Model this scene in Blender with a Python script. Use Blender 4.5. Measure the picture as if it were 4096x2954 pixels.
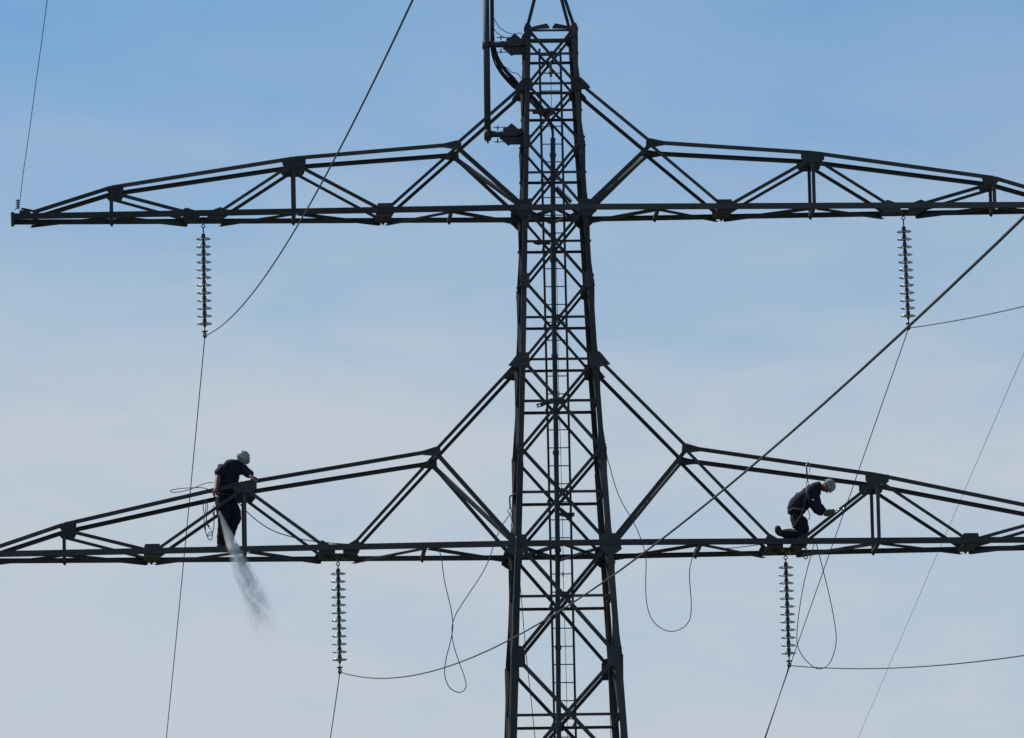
import bpy, math, random
from mathutils import Vector, Matrix, noise
random.seed(7)
sc = bpy.context.scene
for o in list(bpy.data.objects): bpy.data.objects.remove(o)
col = sc.collection

# ------------------------------------------------------------------ camera (long zoom from the field, 146 m away)
F_PX, PITCH, ROLL, YAW = 33162.86, .167206, -.0215236, .0567209
cp, sp, cy, sy, cr, sr = math.cos(PITCH), math.sin(PITCH), math.cos(YAW), math.sin(YAW), math.cos(ROLL), math.sin(ROLL)
CAM = Vector((-9.12411746, -146.44205728, 0.0))
right, fwd, upv = Vector((cy, -sy, 0)), Vector((sy*cp, cy*cp, sp)), Vector((-sy*sp, -cy*sp, cp))
EX, EU = right*cr + upv*sr, right*-sr + upv*cr
cam = bpy.data.cameras.new('camera'); cam.sensor_width = 36; cam.lens = F_PX/4096*36
cam.clip_start = 1; cam.clip_end = 20000
co = bpy.data.objects.new('camera', cam); col.objects.link(co)
m = Matrix((EX, EU, -fwd)).transposed().to_4x4(); m.translation = CAM; co.matrix_world = m
sc.camera = co

# ------------------------------------------------------------------ light: sun high on the left, a little behind the tower
SUN_EL, SUN_DIR = math.radians(50), Vector((-.58, .50, 0)).normalized()
sundir = Vector((SUN_DIR.x*math.cos(SUN_EL), SUN_DIR.y*math.cos(SUN_EL), math.sin(SUN_EL)))
sl = bpy.data.lights.new('sun', 'SUN'); sl.energy = 3.0; sl.angle = math.radians(.53); sl.color = (1, .95, .87)
so = bpy.data.objects.new('sun', sl); col.objects.link(so)
so.rotation_euler = sundir.to_track_quat('Z', 'Y').to_euler()
w = bpy.data.worlds.new('World'); sc.world = w; w.use_nodes = True
nt = w.node_tree; nt.nodes.clear()
def N(nt, t, **k):
    n = nt.nodes.new(t)
    for a, b in k.items():
        if a == 'ins':
            for i, v in b.items(): n.inputs[i].default_value = v
        else: setattr(n, a, b)
    return n
L = nt.links.new
out = N(nt, 'ShaderNodeOutputWorld'); bg = N(nt, 'ShaderNodeBackground', ins={'Strength': .1}); L(bg.outputs[0], out.inputs[0])
sky = N(nt, 'ShaderNodeTexSky', sky_type='NISHITA', sun_disc=False, sun_elevation=SUN_EL,
        sun_rotation=math.atan2(SUN_DIR.x, SUN_DIR.y), altitude=0, air_density=1.0, dust_density=.6, ozone_density=2.0)
tc = N(nt, 'ShaderNodeTexCoord'); sep = N(nt, 'ShaderNodeSeparateXYZ'); L(tc.outputs['Generated'], sep.inputs[0])
# thin haze and veils of cirrus that thicken towards the horizon
mp = N(nt, 'ShaderNodeMapping', ins={'Scale': (9, 9, 34)}); mp.inputs['Rotation'].default_value = (0, .12, 0)
L(tc.outputs['Generated'], mp.inputs[0])
n1 = N(nt, 'ShaderNodeTexNoise', ins={'Scale': 1.0, 'Detail': 4.0, 'Roughness': .5, 'Distortion': .6}); L(mp.outputs[0], n1.inputs['Vector'])
mp2 = N(nt, 'ShaderNodeMapping', ins={'Scale': (30, 30, 90)}); mp2.inputs['Location'].default_value = (3, 1, 7)
L(tc.outputs['Generated'], mp2.inputs[0])
n2 = N(nt, 'ShaderNodeTexNoise', ins={'Scale': 1.0, 'Detail': 5.0, 'Roughness': .55, 'Distortion': .8}); L(mp2.outputs[0], n2.inputs['Vector'])
hz = N(nt, 'ShaderNodeMapRange', interpolation_type='SMOOTHSTEP', ins={1: .222, 2: .146, 3: 0, 4: 1}); L(sep.outputs[2], hz.inputs[0])
def M(op, a, b, nt=nt):
    n = N(nt, 'ShaderNodeMath', operation=op)
    for i, v in enumerate((a, b)):
        if isinstance(v, (int, float)): n.inputs[i].default_value = v
        else: nt.links.new(v, n.inputs[i])
    return n.outputs[0]
nn = M('ADD', M('MULTIPLY', M('SUBTRACT', n1.outputs[0], .5), .95), M('MULTIPLY', M('SUBTRACT', n2.outputs[0], .5), .6))
fac = M('ADD', M('MULTIPLY', hz.outputs[0], .90), M('MULTIPLY', nn, M('ADD', M('MULTIPLY', hz.outputs[0], .75), .38)))
cl = N(nt, 'ShaderNodeClamp'); L(fac, cl.inputs[0])
tint = N(nt, 'ShaderNodeMix', data_type='RGBA', blend_type='MULTIPLY'); tint.inputs[0].default_value = 1
L(sky.outputs[0], tint.inputs[6]); tint.inputs[7].default_value = (.58, .81, .965, 1)
mx = N(nt, 'ShaderNodeMix', data_type='RGBA'); L(cl.outputs[0], mx.inputs[0]); L(tint.outputs[2], mx.inputs[6])
mx.inputs[7].default_value = (5.20, 5.85, 6.55, 1)
L(mx.outputs[2], bg.inputs[0])
sc.view_settings.view_transform = 'Standard'; sc.view_settings.look = 'None'; sc.view_settings.exposure = 0; sc.view_settings.gamma = 1
sc.view_settings.use_curve_mapping = False
sc.render.engine = 'CYCLES'
sc.cycles.volume_bounces = 6

# ------------------------------------------------------------------ helpers
def ray(px, py): return fwd*F_PX + EX*(px-2048) - EU*(py-1477)
def at(px, py, v):                      # where the line of sight through a photo pixel meets the upright plane y = v
    d = ray(px, py); return CAM + d*((v-CAM.y)/d.y)
def crop(x0, y0, s): return lambda x, y, v: at(x0+x/s, y0+y/s, v)
T1, T2, T3 = crop(1900, 40, 2.727), crop(1900, 600, 2.727), crop(1900, 1150, 2.727)
T4, T5 = crop(1900, 1700, 2.337), crop(1900, 2280, 2.427)
K = 1.80600
def D(x, y, v): return at(x*K, y*K, v)

def mat(name, base, rough=.6, metal=0., var=.25, scale=6., bump=.0, tint2=None, **kw):
    mt = bpy.data.materials.new(name); mt.use_nodes = True; t = mt.node_tree
    b = t.nodes['Principled BSDF']; c = t.links.new
    b.inputs['Roughness'].default_value = rough; b.inputs['Metallic'].default_value = metal
    for k, v in kw.items(): b.inputs[k].default_value = v
    tcn = N(t, 'ShaderNodeTexCoord'); nz = N(t, 'ShaderNodeTexNoise', ins={'Scale': scale, 'Detail': 5.0, 'Roughness': .6})
    c(tcn.outputs['Object'], nz.inputs['Vector'])
    r = N(t, 'ShaderNodeMix', data_type='RGBA'); c(nz.outputs[0], r.inputs[0])
    t2 = tint2 or base
    r.inputs[6].default_value = (*[x*(1-var) for x in base], 1); r.inputs[7].default_value = (*[min(1, x*(1+var)) for x in t2], 1)
    c(r.outputs[2], b.inputs['Base Color'])
    if bump:
        bp = N(t, 'ShaderNodeBump', ins={'Strength': bump, 'Distance': .02}); c(nz.outputs[0], bp.inputs['Height']); c(bp.outputs[0], b.inputs['Normal'])
    return mt
def steel():
    mt = mat('weathered_steel', (.048, .053, .054), .7, 0, .4, 3.5, .15, (.060, .055, .048)); t = mt.node_tree; b = t.nodes['Principled BSDF']
    src = b.inputs['Base Color'].links[0].from_socket
    oi = N(t, 'ShaderNodeObjectInfo'); mr = N(t, 'ShaderNodeMapRange', ins={3: .6, 4: 1.35}); t.links.new(oi.outputs['Random'], mr.inputs[0])
    ml = N(t, 'ShaderNodeVectorMath', operation='SCALE'); t.links.new(src, ml.inputs[0]); t.links.new(mr.outputs[0], ml.inputs['Scale'])
    tcn = N(t, 'ShaderNodeTexCoord'); nz = N(t, 'ShaderNodeTexNoise', ins={'Scale': 5., 'Detail': 6.0, 'Roughness': .7}); t.links.new(tcn.outputs['Object'], nz.inputs['Vector'])
    rr = N(t, 'ShaderNodeMapRange', ins={1: .56, 2: .68}); t.links.new(nz.outputs[0], rr.inputs[0])
    r = N(t, 'ShaderNodeMix', data_type='RGBA'); t.links.new(rr.outputs[0], r.inputs[0]); t.links.new(ml.outputs[0], r.inputs[6]); r.inputs[7].default_value = (.085, .045, .025, 1)
    t.links.new(r.outputs[2], b.inputs['Base Color']); return mt
STEEL = steel()
STEEL2 = mat('dark_steel', (.045, .048, .05), .6, 0, .3, 8)
PIPE = mat('grey_pipe', (.05, .058, .066), .65, 0, .2, 4)
BLACK = mat('black_cable', (.02, .02, .022), .5, 0, .2, 10)
IRON = mat('cast_iron', (.045, .042, .04), .6, 0, .3, 20)
ALU = mat('weathered_wire', (.045, .05, .045), .75, 0, .2, 30)
ROPE = mat('rope', (.10, .11, .13), .8, 0, .3, 60)
SHINE = mat('bright_metal', (.75, .76, .78), .18, 1, .05, 10)
ZINC = mat('zinc_hook', (.35, .37, .4), .35, .8, .1, 10)
NAVY = mat('navy_cloth', (.012, .014, .028), .9, 0, .3, 9, .6)
NAVY2 = mat('navy_trousers', (.010, .011, .016), .9, 0, .3, 9, .6)
GREYC = mat('grey_cloth', (.16, .16, .16), .9, 0, .3, 9, .5)
SKIN = mat('skin', (.27, .12, .085), .55, 0, .12, 20)
HAIR = mat('hair', (.03, .02, .015), .8, 0, .3, 60)
BOOT = mat('boot_leather', (.012, .011, .011), .5, 0, .2, 20)
HELM = mat('scuffed_white_helmet', (.24, .27, .25), .45, 0, .5, 14, 0, (.38, .40, .38))
VENT = mat('helmet_vent', (.03, .03, .03), .6)
GLOVE = mat('green_glove', (.07, .11, .05), .9, 0, .5, 25, .4, (.15, .16, .06))
YEL = mat('yellowed_plastic', (.22, .19, .09), .5, 0, .3, 10)
MOSS = mat('lichen_steel', (.10, .095, .04), .8, 0, .5, 18, .2, (.12, .12, .03))
CONC = mat('concrete', (.35, .34, .32), .9, 0, .15, 3)
GRASS = mat('meadow_grass', (.05, .065, .035), .95, 0, .35, .4, 0, (.08, .085, .05))
def glass():
    mt = bpy.data.materials.new('toughened_glass'); mt.use_nodes = True; b = mt.node_tree.nodes['Principled BSDF']
    b.inputs['Base Color'].default_value = (.92, .93, .92, 1); b.inputs['Transmission Weight'].default_value = 1
    b.inputs['Roughness'].default_value = .14; b.inputs['IOR'].default_value = 1.5
    return mt
GLASS = glass()

def mesh_obj(name, verts, faces, mt, parent=None, smooth=False, mats=None):
    me = bpy.data.meshes.new(name); me.from_pydata([tuple(v) for v in verts], [], faces); me.update()
    for a in (mats or [mt]): me.materials.append(a)
    if smooth:
        for p in me.polygons: p.use_smooth = True
    o = bpy.data.objects.new(name, me); col.objects.link(o)
    if parent: o.parent = parent; o.matrix_parent_inverse = Matrix.Translation(-Vector(parent.location)) if parent.parent is None else Matrix.Identity(4)
    return o
def tag(o, label=None, cat=None, group=None, kind=None):
    for k, v in (('label', label), ('category', cat), ('group', group), ('kind', kind)):
        if v: o[k] = v
    return o
def empty(name, loc=(0, 0, 0)):
    o = bpy.data.objects.new(name, None); o.location = loc; o.empty_display_size = .3; col.objects.link(o); return o
class Geo:
    def __init__(s): s.v = []; s.f = []
    def add(s, v, f):
        n = len(s.v); s.v += [Vector(x) for x in v]; s.f += [tuple(i+n for i in q) for q in f]
    def prism(s, p0, p1, prof, A, B):           # profile (a,b) pairs, ccw, swept p0 -> p1
        n = len(prof); v = [p0 + A*a + B*b for a, b in prof] + [p1 + A*a + B*b for a, b in prof]
        f = [(i, (i+1) % n, n+(i+1) % n, n+i) for i in range(n)] + [tuple(range(n-1, -1, -1)), tuple(range(n, 2*n))]
        s.add(v, f)
    def box(s, c, ax, ay, az):                  # half-axis vectors
        c, ax, ay, az = map(Vector, (c, ax, ay, az))
        v = [c + ax*i + ay*j + az*k for k in (-1, 1) for i, j in ((-1, -1), (1, -1), (1, 1), (-1, 1))]
        s.add(v, [(3, 2, 1, 0), (4, 5, 6, 7), (0, 1, 5, 4), (1, 2, 6, 5), (2, 3, 7, 6), (3, 0, 4, 7)])
    def lathe(s, base, axis, prof, n=20):
        axis = Vector(axis).normalized(); a = axis.orthogonal().normalized(); b = axis.cross(a); base = Vector(base)
        v = []; f = []
        for r, h in prof:
            for i in range(n):
                t = 2*math.pi*i/n; v.append(base + axis*h + (a*math.cos(t)+b*math.sin(t))*r)
        for j in range(len(prof)-1):
            for i in range(n):
                f.append((j*n+i, j*n+(i+1) % n, (j+1)*n+(i+1) % n, (j+1)*n+i))
        f += [tuple(range(n-1, -1, -1)), tuple(range((len(prof)-1)*n, len(prof)*n))]
        s.add(v, f)
    def cyl(s, p0, p1, r, n=14, r2=None):
        p0, p1 = Vector(p0), Vector(p1); s.lathe(p0, p1-p0, [(r, 0), (r2 or r, (p1-p0).length)], n)
    def tube(s, pts, r, n=8):
        pts = [Vector(p) for p in pts]; rs = r if isinstance(r, (list, tuple)) else [r]*len(pts)
        t = (pts[1]-pts[0]).normalized(); a = t.orthogonal().normalized(); v = []; f = []
        for i, p in enumerate(pts):
            d = (pts[min(i+1, len(pts)-1)]-pts[max(i-1, 0)]).normalized()
            a = (a - d*a.dot(d)).normalized(); b = d.cross(a)
            for k in range(n):
                q = 2*math.pi*k/n; v.append(p + (a*math.cos(q)+b*math.sin(q))*rs[i])
        for i in range(len(pts)-1):
            for k in range(n): f.append((i*n+k, i*n+(k+1) % n, (i+1)*n+(k+1) % n, (i+1)*n+k))
        f += [tuple(range(n-1, -1, -1)), tuple(range((len(pts)-1)*n, len(pts)*n))]
        s.add(v, f)
    def build(s, name, mt, parent=None, smooth=False): return mesh_obj(name, s.v, s.f, mt, parent, smooth)
def smooth_path(pts, k=8):
    pts = [Vector(p) for p in pts]; P = [pts[0]*2-pts[1]] + pts + [pts[-1]*2-pts[-2]]; o = []
    for i in range(1, len(P)-2):
        a, b, c, d = P[i-1], P[i], P[i+1], P[i+2]
        for j in range(k):
            t = j/k; o.append(.5*((2*b)+(c-a)*t+(2*a-5*b+4*c-d)*t*t+(3*b-a-3*c+d)*t**3))
    return o + [pts[-1]]
def line(name, pts, r, mt, label=None, cat=None, group=None, parent=None, k=8, n=8):
    g = Geo(); g.tube(smooth_path(pts, k) if k > 1 else pts, r, n); o = g.build(name, mt, parent, True)
    return tag(o, label, cat, group)
def frame(p0, p1, nrm):
    d = (Vector(p1)-Vector(p0)).normalized(); n = Vector(nrm); n = (n - d*n.dot(d)).normalized(); e = d.cross(n).normalized()
    return d, n, e
def angle(name, p0, p1, nrm, wd, parent, w2=None, t=.009, side=1, mt=None, ext=0.):
    """L section: one leg in the face (normal nrm), the other turned inwards along one edge"""
    p0, p1 = Vector(p0), Vector(p1); d, n, e = frame(p0, p1, nrm); e = e*side; w2 = wd if w2 is None else w2
    p0 = p0 - d*ext; p1 = p1 + d*ext; h = wd/2
    prof = [(-h, 0), (h, 0), (h, -w2), (h-t, -w2), (h-t, -t), (-h, -t)]
    g = Geo(); g.prism(p0, p1, prof, e, n)
    return g.build(name, mt or STEEL, parent)
def channel(name, p0, p1, nrm, wd, fl, parent, t=.009, mt=None):
    p0, p1 = Vector(p0), Vector(p1); d, n, e = frame(p0, p1, nrm); h = wd/2
    prof = [(-h, 0), (h, 0), (h, -fl), (h-t, -fl), (h-t, -t), (-h+t, -t), (-h+t, -fl), (-h, -fl)]
    g = Geo(); g.prism(p0, p1, prof, e, n); return g.build(name, mt or STEEL, parent)
def plate(name, pts, nrm, t, parent, mt=None):
    n = Vector(nrm).normalized(); pts = [Vector(p) for p in pts]; k = len(pts)
    v = [p + n*t/2 for p in pts] + [p - n*t/2 for p in pts]
    f = [tuple(range(k)), tuple(range(2*k-1, k-1, -1))] + [(i, k+i, k+(i+1) % k, (i+1) % k) for i in range(k)]
    return mesh_obj(name, v, f, mt or STEEL, parent)
def bolts(pts, nrm, parent, r=.014, h=.016):
    g = Geo(); n = Vector(nrm).normalized()
    for p in pts: g.cyl(Vector(p), Vector(p)+n*h, r, 6)
    o = g.build('bolt_heads', STEEL2, parent); o['kind'] = 'stuff'; return o

# ------------------------------------------------------------------ ground
GZ = -1.6
g = Geo(); g.lathe((0, 0, GZ-.5), (0, 0, 1), [(9000, 0), (9000, .5)], 64)
tag(g.build('ground', GRASS), kind='structure')

# ------------------------------------------------------------------ the lattice tower
def W(z): return .483+.0385*(29.86-z) if z > 24.8 else .678+.049*(24.8-z)
tower = tag(empty('transmission_tower', (0, 0, GZ)), 'dark steel lattice transmission tower with two long crossarms and a ladder up its middle', 'transmission tower')
FACES = [(Vector((0, -1, 0)), Vector((1, 0, 0))), (Vector((0, 1, 0)), Vector((-1, 0, 0))),
         (Vector((-1, 0, 0)), Vector((0, -1, 0))), (Vector((1, 0, 0)), Vector((0, 1, 0)))]
def fp(fc, s, z, o=0.):                 # point on a face: s = -1..1 across, o = offset outwards
    n, a = FACES[fc]; ww = W(z); p = n*(ww+o) + a*(ww*s); p.z = z; return p
GN = [30.885, 29.866, 28.818, 27.590, 26.257, 24.800, 23.203, 21.460, 19.430, 17.33, 14.9, 12.3, 9.4, 6.2, 2.6, -1.6]
XN = [30.436, 29.390, 28.246, 26.980, 25.589, 24.060, 22.404, 20.517, 18.379]
BW = [.046, .046, .048, .05, .05, .055, .058, .064, .066, .07, .07, .075, .075, .08, .08]
# legs: lengths spliced at the plates, each heavier than the one above
LZ = [(30.95, 28.55, .085, 0.), (28.55, 26.0, .09, .008), (26.0, 24.8, .095, .012), (24.8, 22.95, .095, .012), (22.95, 19.15, .11, .02), (19.15, 14.9, .125, .028), (14.9, -1.6, .14, .034)]
for sx in (-1, 1):
    for sv in (-1, 1):
        for zt, zb, wd, off in LZ:
            pt, pb = [Vector((sx*(W(z)+off+.004), sv*(W(z)+off+.004), z)) for z in (zt, zb)]
            t = .012; g = Geo(); A = Vector((-sx, 0, 0)); B = Vector((0, -sv, 0))
            prof = [(0, 0), (wd, 0), (wd, t), (t, t), (t, wd), (0, wd)]
            g.prism(pb, pt, prof, A, B); g.build('mast_leg', STEEL, tower)
        g = Geo(); g.lathe((sx*W(GZ), sv*W(GZ), GZ-.2), (0, 0, 1), [(.45, 0), (.45, .45), (.38, .5)], 16); g.build('footing', CONC, tower)
# bracing: crossed diagonals and level bars on all four faces
for fc in range(4):
    for i in range(len(GN)-1):
        zt, zb = GN[i], GN[i+1]; wd = BW[i]; wt, wb = W(zt), W(zb)
        ft, fb = 1-.04/wt, 1-.04/wb
        n = FACES[fc][0]
        if fc > 1:
            angle('diagonal_brace', fp(fc, -ft, zt, .0), fp(fc, fb, zb, .0), -n, wd, tower, side=1)
            angle('diagonal_brace', fp(fc, ft, zt, -.014), fp(fc, -fb, zb, -.014), -n, wd, tower, side=-1)
        else:
            angle('diagonal_brace', fp(fc, -ft, zt, -.014), fp(fc, fb, zb, -.014), n, wd, tower, side=1)
            angle('diagonal_brace', fp(fc, ft, zt, .014), fp(fc, -fb, zb, .014), n, wd, tower, w2=wd*.9, side=-1)
        if i < len(XN): zx = XN[i]
        else: zx = (zt*wb+zb*wt)/(wt+wb)
        s = 1.06 if i in (0, 1, 2, 3) else 1.0
        angle('level_brace', fp(fc, -.93, zx, -.03), fp(fc, s if fc < 2 else .93, zx, -.03), n, .045 if i < 5 else .05, tower, side=-1)
    for z in (29.866, 24.80):
        angle('level_brace', fp(fc, -.95, z+.02, -.03), fp(fc, .95, z+.02, -.03), FACES[fc][0], .045, tower, side=-1)
    if fc < 2: angle('level_brace', fp(fc, -.98, 30.885-(.02 if fc == 0 else .03), .0), fp(fc, .98, 30.885-(.02 if fc == 0 else .03), .0), FACES[fc][0], .035 if fc == 0 else .08, tower)
# gusset plates, front and back faces (slim ones on the sides)
def gus(fc, sx, z, poly, bl=6, t=.014, off=.026):
    n, a = FACES[fc]; sx2 = sx
    pts = []
    for du, dz in poly:                 # du inwards positive
        p = fp(fc, sx2, z, off); p = p - a*(sx2*du); p.z = z+dz
        q = W(z)-W(z+dz); p -= n*q
        pts.append(p)
    o = plate('gusset_plate', pts, n, t, tower)
    b = []
    xs = [p[0] for p in poly]; zs = [p[1] for p in poly]
    for k in range(bl):
        du = -.0+(k % 2)*.05; dz = max(zs)*.7-(max(zs)-min(zs))*.75*(k//2)/max(1, (bl//2-1))
        p = fp(fc, sx2, z, off+t/2) - a*(sx2*du); p.z = z+dz; p -= n*(W(z)-W(z+dz)); b.append(p)
    bolts(b, n, o)
for fc in (0, 1):
    for sx in (-1, 1):
        gus(fc, sx, 30.885, [(-.03, -.17), (.10, -.14), (.11, .02), (.05, .11), (-.01, .11), (-.05, .01)], 4)
        gus(fc, sx, 29.866, [(.12, .10), (.13, -.07), (.10, -.12), (.0, -.12), (-.20, -.09), (-.18, -.04), (-.04, .11), (.02, .12)])
        gus(fc, sx, 28.818, [(-.02, .11), (.11, .11), (.10, -.08), (.06, -.12), (-.02, -.12)])
        gus(fc, sx, 27.590, [(-.17, .13), (.15, .17), (.16, -.10), (.08, -.17), (-.06, -.19), (-.12, -.12), (-.17, -.08)], 6)
        gus(fc, sx, 26.257, [(-.02, .13), (.12, .13), (.13, -.08), (.10, -.14), (-.02, -.14)], 8)
        gus(fc, sx, 24.800, [(.14, .14), (.15, -.10), (.11, -.15), (0, -.15), (-.24, -.10), (-.20, -.05), (-.05, .14)])
        gus(fc, sx, 23.203, [(-.02, .06), (.05, .05), (.09, 0), (.05, -.05), (-.02, -.06)], 2)
        gus(fc, sx, 21.460, [(-.10, .17), (.18, .17), (.19, -.12), (.09, -.20), (-.08, -.20), (-.19, -.12), (-.14, .08)], 8)
        gus(fc, sx, 19.430, [(-.02, .19), (.13, .19), (.2, .1), (.2, -.13), (.17, -.2), (-.02, -.2)], 10)
    for z, s_ in ((17.33, .2), (14.9, .22)):
        for sx in (-1, 1): gus(fc, sx, z, [(-.02, s_), (.2, .12), (.2, -.12), (-.02, -s_)], 6)
for fc in (2, 3):
    for sx in (-1, 1):
        for z, h in ((28.818, .10), (26.257, .12), (23.203, .06), (19.43, .18), (27.59, .15), (21.46, .17)):
            gus(fc, sx, z, [(.0, h), (.10, h*.8), (.10, -h*.8), (.0, -h)], 4)
# small plates where the diagonals cross
for i, z in enumerate(XN):
    for fc in (0, 1):
        c = fp(fc, 0, z, 0.); r = .045 if i < 5 else .06; ex = FACES[fc][1]
        plate('crossing_plate', [c+ex*r*math.cos(a)+Vector((0, 0, r*math.sin(a))) for a in [math.pi/4*k for k in range(8)]], FACES[fc][0], .012, tower)
# earth-wire peak above the top frame
for sx in (-1, 1):
    for sv in (-1, 1):
        angle('peak_leg', (sx*.43, sv*.43, 30.9), (sx*.05, sv*.05, 32.3), (0, sv, 0), .06, tower)
g = Geo(); g.box((0, 0, 32.32), (.08, 0, 0), (0, .08, 0), (0, 0, .03)); g.build('peak_cap', STEEL, tower)
for sx in (-1, 1):
    plate('top_bracket', [Vector((sx*x, -.47, z)) for x, z in ((.02, 30.89), (.03, 30.93), (.08, 30.985), (.32, 30.93), (.38, 30.875))], (0, 1, 0), .012, tower)

# plan bracing inside the body at the crossarm levels
def chordv(z): return W(z)+.045
for z in (27.590, 21.465):
    a = W(z)
    for sx in (-1, 1):
        angle('plan_brace', (0, -a, z-.04), (sx*a*.97, a*.97, z-.07), (0, 0, -1), .06, tower)
        angle('plan_brace', (0, a, z-.09), (sx*a*.97, -a*.97, z-.06), (0, 0, -1), .06, tower)

# ------------------------------------------------------------------ crossarms
def arm(zc, gfun, ntop, nbot, webs, ties, hang, verts_, bigs, tip, ztie, plan, lower):
    """zc chord height; ntop {name:(u,z)}; nbot {name:u}; webs (top,bottom) diagonals"""
    u0 = W(zc)+.12
    for sv in (-1, 1):
        nrm = Vector((0, sv, 0))
        V = lambda u, o=0.: sv*(gfun(u)+o)
        vb = sv*(W(zc)+.05)
        channel('bottom_chord', (-u0, vb, zc), (u0, vb, zc), nrm, .104 if sv < 0 else .088, .05, tower)
        for sx in (-1, 1):
            P = lambda u, z, o=0.: Vector((sx*u, V(u, o), z))
            channel('bottom_chord', Vector((sx*u0, vb, zc)), P(tip, zc), nrm, .104 if sv < 0 else .088, .05, tower)
            # top chord: tie to the mast, then along the nodes
            q0 = Vector((sx*(W(ztie)+.10), sv*(W(ztie)+.012), ztie-.07)); first = P(*ntop[0])
            angle('top_tie', q0, first, nrm, .060, tower, side=sx*sv)
            for a, b in zip(ntop, ntop[1:]):
                angle('top_chord', P(*a), P(*b), nrm, .074, tower, side=sx*sv, ext=-.012)
            angle('top_chord', P(*ntop[-1]), P(tip-.35, zc+.06), nrm, .074, tower, side=sx*sv, ext=-.012)
            for (tu, tz), bu in webs:
                a = P(tu, tz-.05, -.012); b = P(bu, zc+.03, -.012)
                angle('web_diagonal', a, b, nrm, .056, tower, side=sx*sv)
            # heavy strut back to the mast foot of the arm
            angle('root_strut', P(ntop[0][0]-.04, ntop[0][1]-.06, -.02), Vector((sx*(W(zc)+.05), sv*(W(zc)+.02), zc+.08)), nrm, .07, tower, side=sx*sv, w2=.09)
            for tu, tz in verts_:
                angle('web_post', P(tu, tz-.03, -.024), P(tu, zc+.0, -.024), nrm, .062, tower, side=-sx*sv, w2=.05)
            # gussets
            for k, (tu, tz) in enumerate(ntop):
                if k == 0:
                    poly = [(-.10, .03), (.0, .07), (-.0+.0, .07), (.30, .0), (.22, -.07), (.0, -.13), (-.12, -.08)]
                    sl0 = (ntop[1][1]-tz)/(ntop[1][0]-tu)
                    poly = [(-.09, .05), (-.02, .075), (.27, .03+.27*sl0), (.25, -.035+.25*sl0), (-.02, -.10), (-.10, -.07)]
                elif k == len(ntop)-1:
                    poly = [(-.22, .06), (.0, .03), (.12, -.02), (.02, -.13), (-.18, -.12), (-.22, -.04)]
                else:
                    poly = [(-.22, .05), (.0, .03), (.21, .0), (.20, -.12), (.14, -.17), (-.16, -.17), (-.22, -.10)]
                o = plate('gusset_plate', [P(tu+a, tz+b, -.006) for a, b in poly], nrm, .012, tower)
                bolts([P(tu+a, tz+b, .002) for a, b in (((-.04, 0), (.0, -.04), (.06, -.02), (.12, -.02), (-.05, -.05)) if k == 0 else ((-.15, -.02), (-.1, -.02), (.1, -.04), (.15, -.05), (0, -.08)))], nrm, o, .012, .014)
            for bu in nbot:
                o = plate('gusset_plate', [P(bu+a, zc+b, -.006) for a, b in ((-.17, .02), (-.14, .13), (.12, .13), (.15, .02), (.14, -.11 if sv < 0 else -.046), (-.14, -.11 if sv < 0 else -.046))], nrm, .012, tower)
            hb = -.12 if sv < 0 else -.046
            for k in (-1, 1):
                plate('hanger_plate', [P(hang+k*a, zc+b, .004) for a, b in ((.07, .03), (.14, .045), (.30, .14 if lower else .105), (.36, .10 if lower else .08), (.40, .03), (.34, hb), (.07, hb))], nrm, .012, tower)
            # oblique strut from the far node plate to the near foot of the mast
            if sv > 0:
                angle('oblique_strut', P(ntop[0][0]-.0, ntop[0][1]-.05, .012), Vector((sx*(W(zc)+.10), -(W(zc)+.0), zc+.05)), (0, -1, -.75), .062, tower, side=sx)
    for sx in (-1, 1):
        Q = lambda u, sv, z, o=0.: Vector((sx*u, sv*(gfun(u)+o), z))
        zb = zc-.068
        for a, sa, b, sb in plan:
            pa = Q(a, sa, zb) if a > u0 else Vector((sx*a, sa*(W(zc)), zb)); pb = Q(b, sb, zb) if b > u0 else Vector((sx*b, sb*(W(zc)), zb))
            angle('plan_brace', pa, pb + Vector((0, .03, -.022)), (0, 0, -1), .08, tower, w2=.05, side=sx)
        for u in ties:
            angle('cross_tie', Q(u, -1, zc-.03, -.06), Q(u, 1, zc-.045, .0), (0, 0, -1), .065, tower, w2=.05)
            p = Q(u, 1, zc-.045, .01); plate('tie_tip', [p+Vector(q) for q in ((-.045, 0, .02), (.045, 0, .02), (.03, 0, -.015), (.012, 0, -.05), (-.02, 0, -.02))], (0, 1, 0), .01, tower)
        for u in nbot:
            gu = gfun(u)-.02
            plate('node_plate', [Vector((sx*(u+a), b, zc-.05)) for a, b in ((-.14, -gu), (.14, -gu), (.14, gu), (-.14, gu))], (0, 0, 1), .01, tower)
        u = hang; gu = gfun(u)-.03
        for a, b in ((-.33, -.09), (.09, .33)):
            plate('hanger_deck', [Vector((sx*(u+a), -gu, zc-.035)), Vector((sx*(u+b), -gu, zc-.035)), Vector((sx*(u+b), gu, zc-.035)), Vector((sx*(u+a), gu, zc-.035))], (0, 0, 1), .01, tower)
        for dv in (-.1, .1):
            g = Geo(); g.box((sx*u, dv, zc-.045), (.115, 0, 0), (0, .03, 0), (0, 0, .02)); g.build('hanger_beam', MOSS if lower else STEEL, tower)
        g = Geo(); g.box((sx*u, 0, zc-.05), (.018, 0, 0), (0, .17, 0), (0, 0, .02)); g.build('hanger_beam', MOSS if lower else STEEL, tower)
        if lower:
            for k in (-1, 1):
                g = Geo(); g.box((sx*u+k*.15, .1, zc-.075), (.035, 0, .012), (0, .12, 0), (-.01, 0, .03)); g.build('lichen_bracket', MOSS, tower)
        g = Geo(); g.box((sx*tip, 0, zc), (.03, 0, 0), (0, gfun(tip)+.03, 0), (0, 0, .07)); g.build('tip_plate', STEEL, tower)
gU = lambda u: .565-.029*(u-.6)
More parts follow.
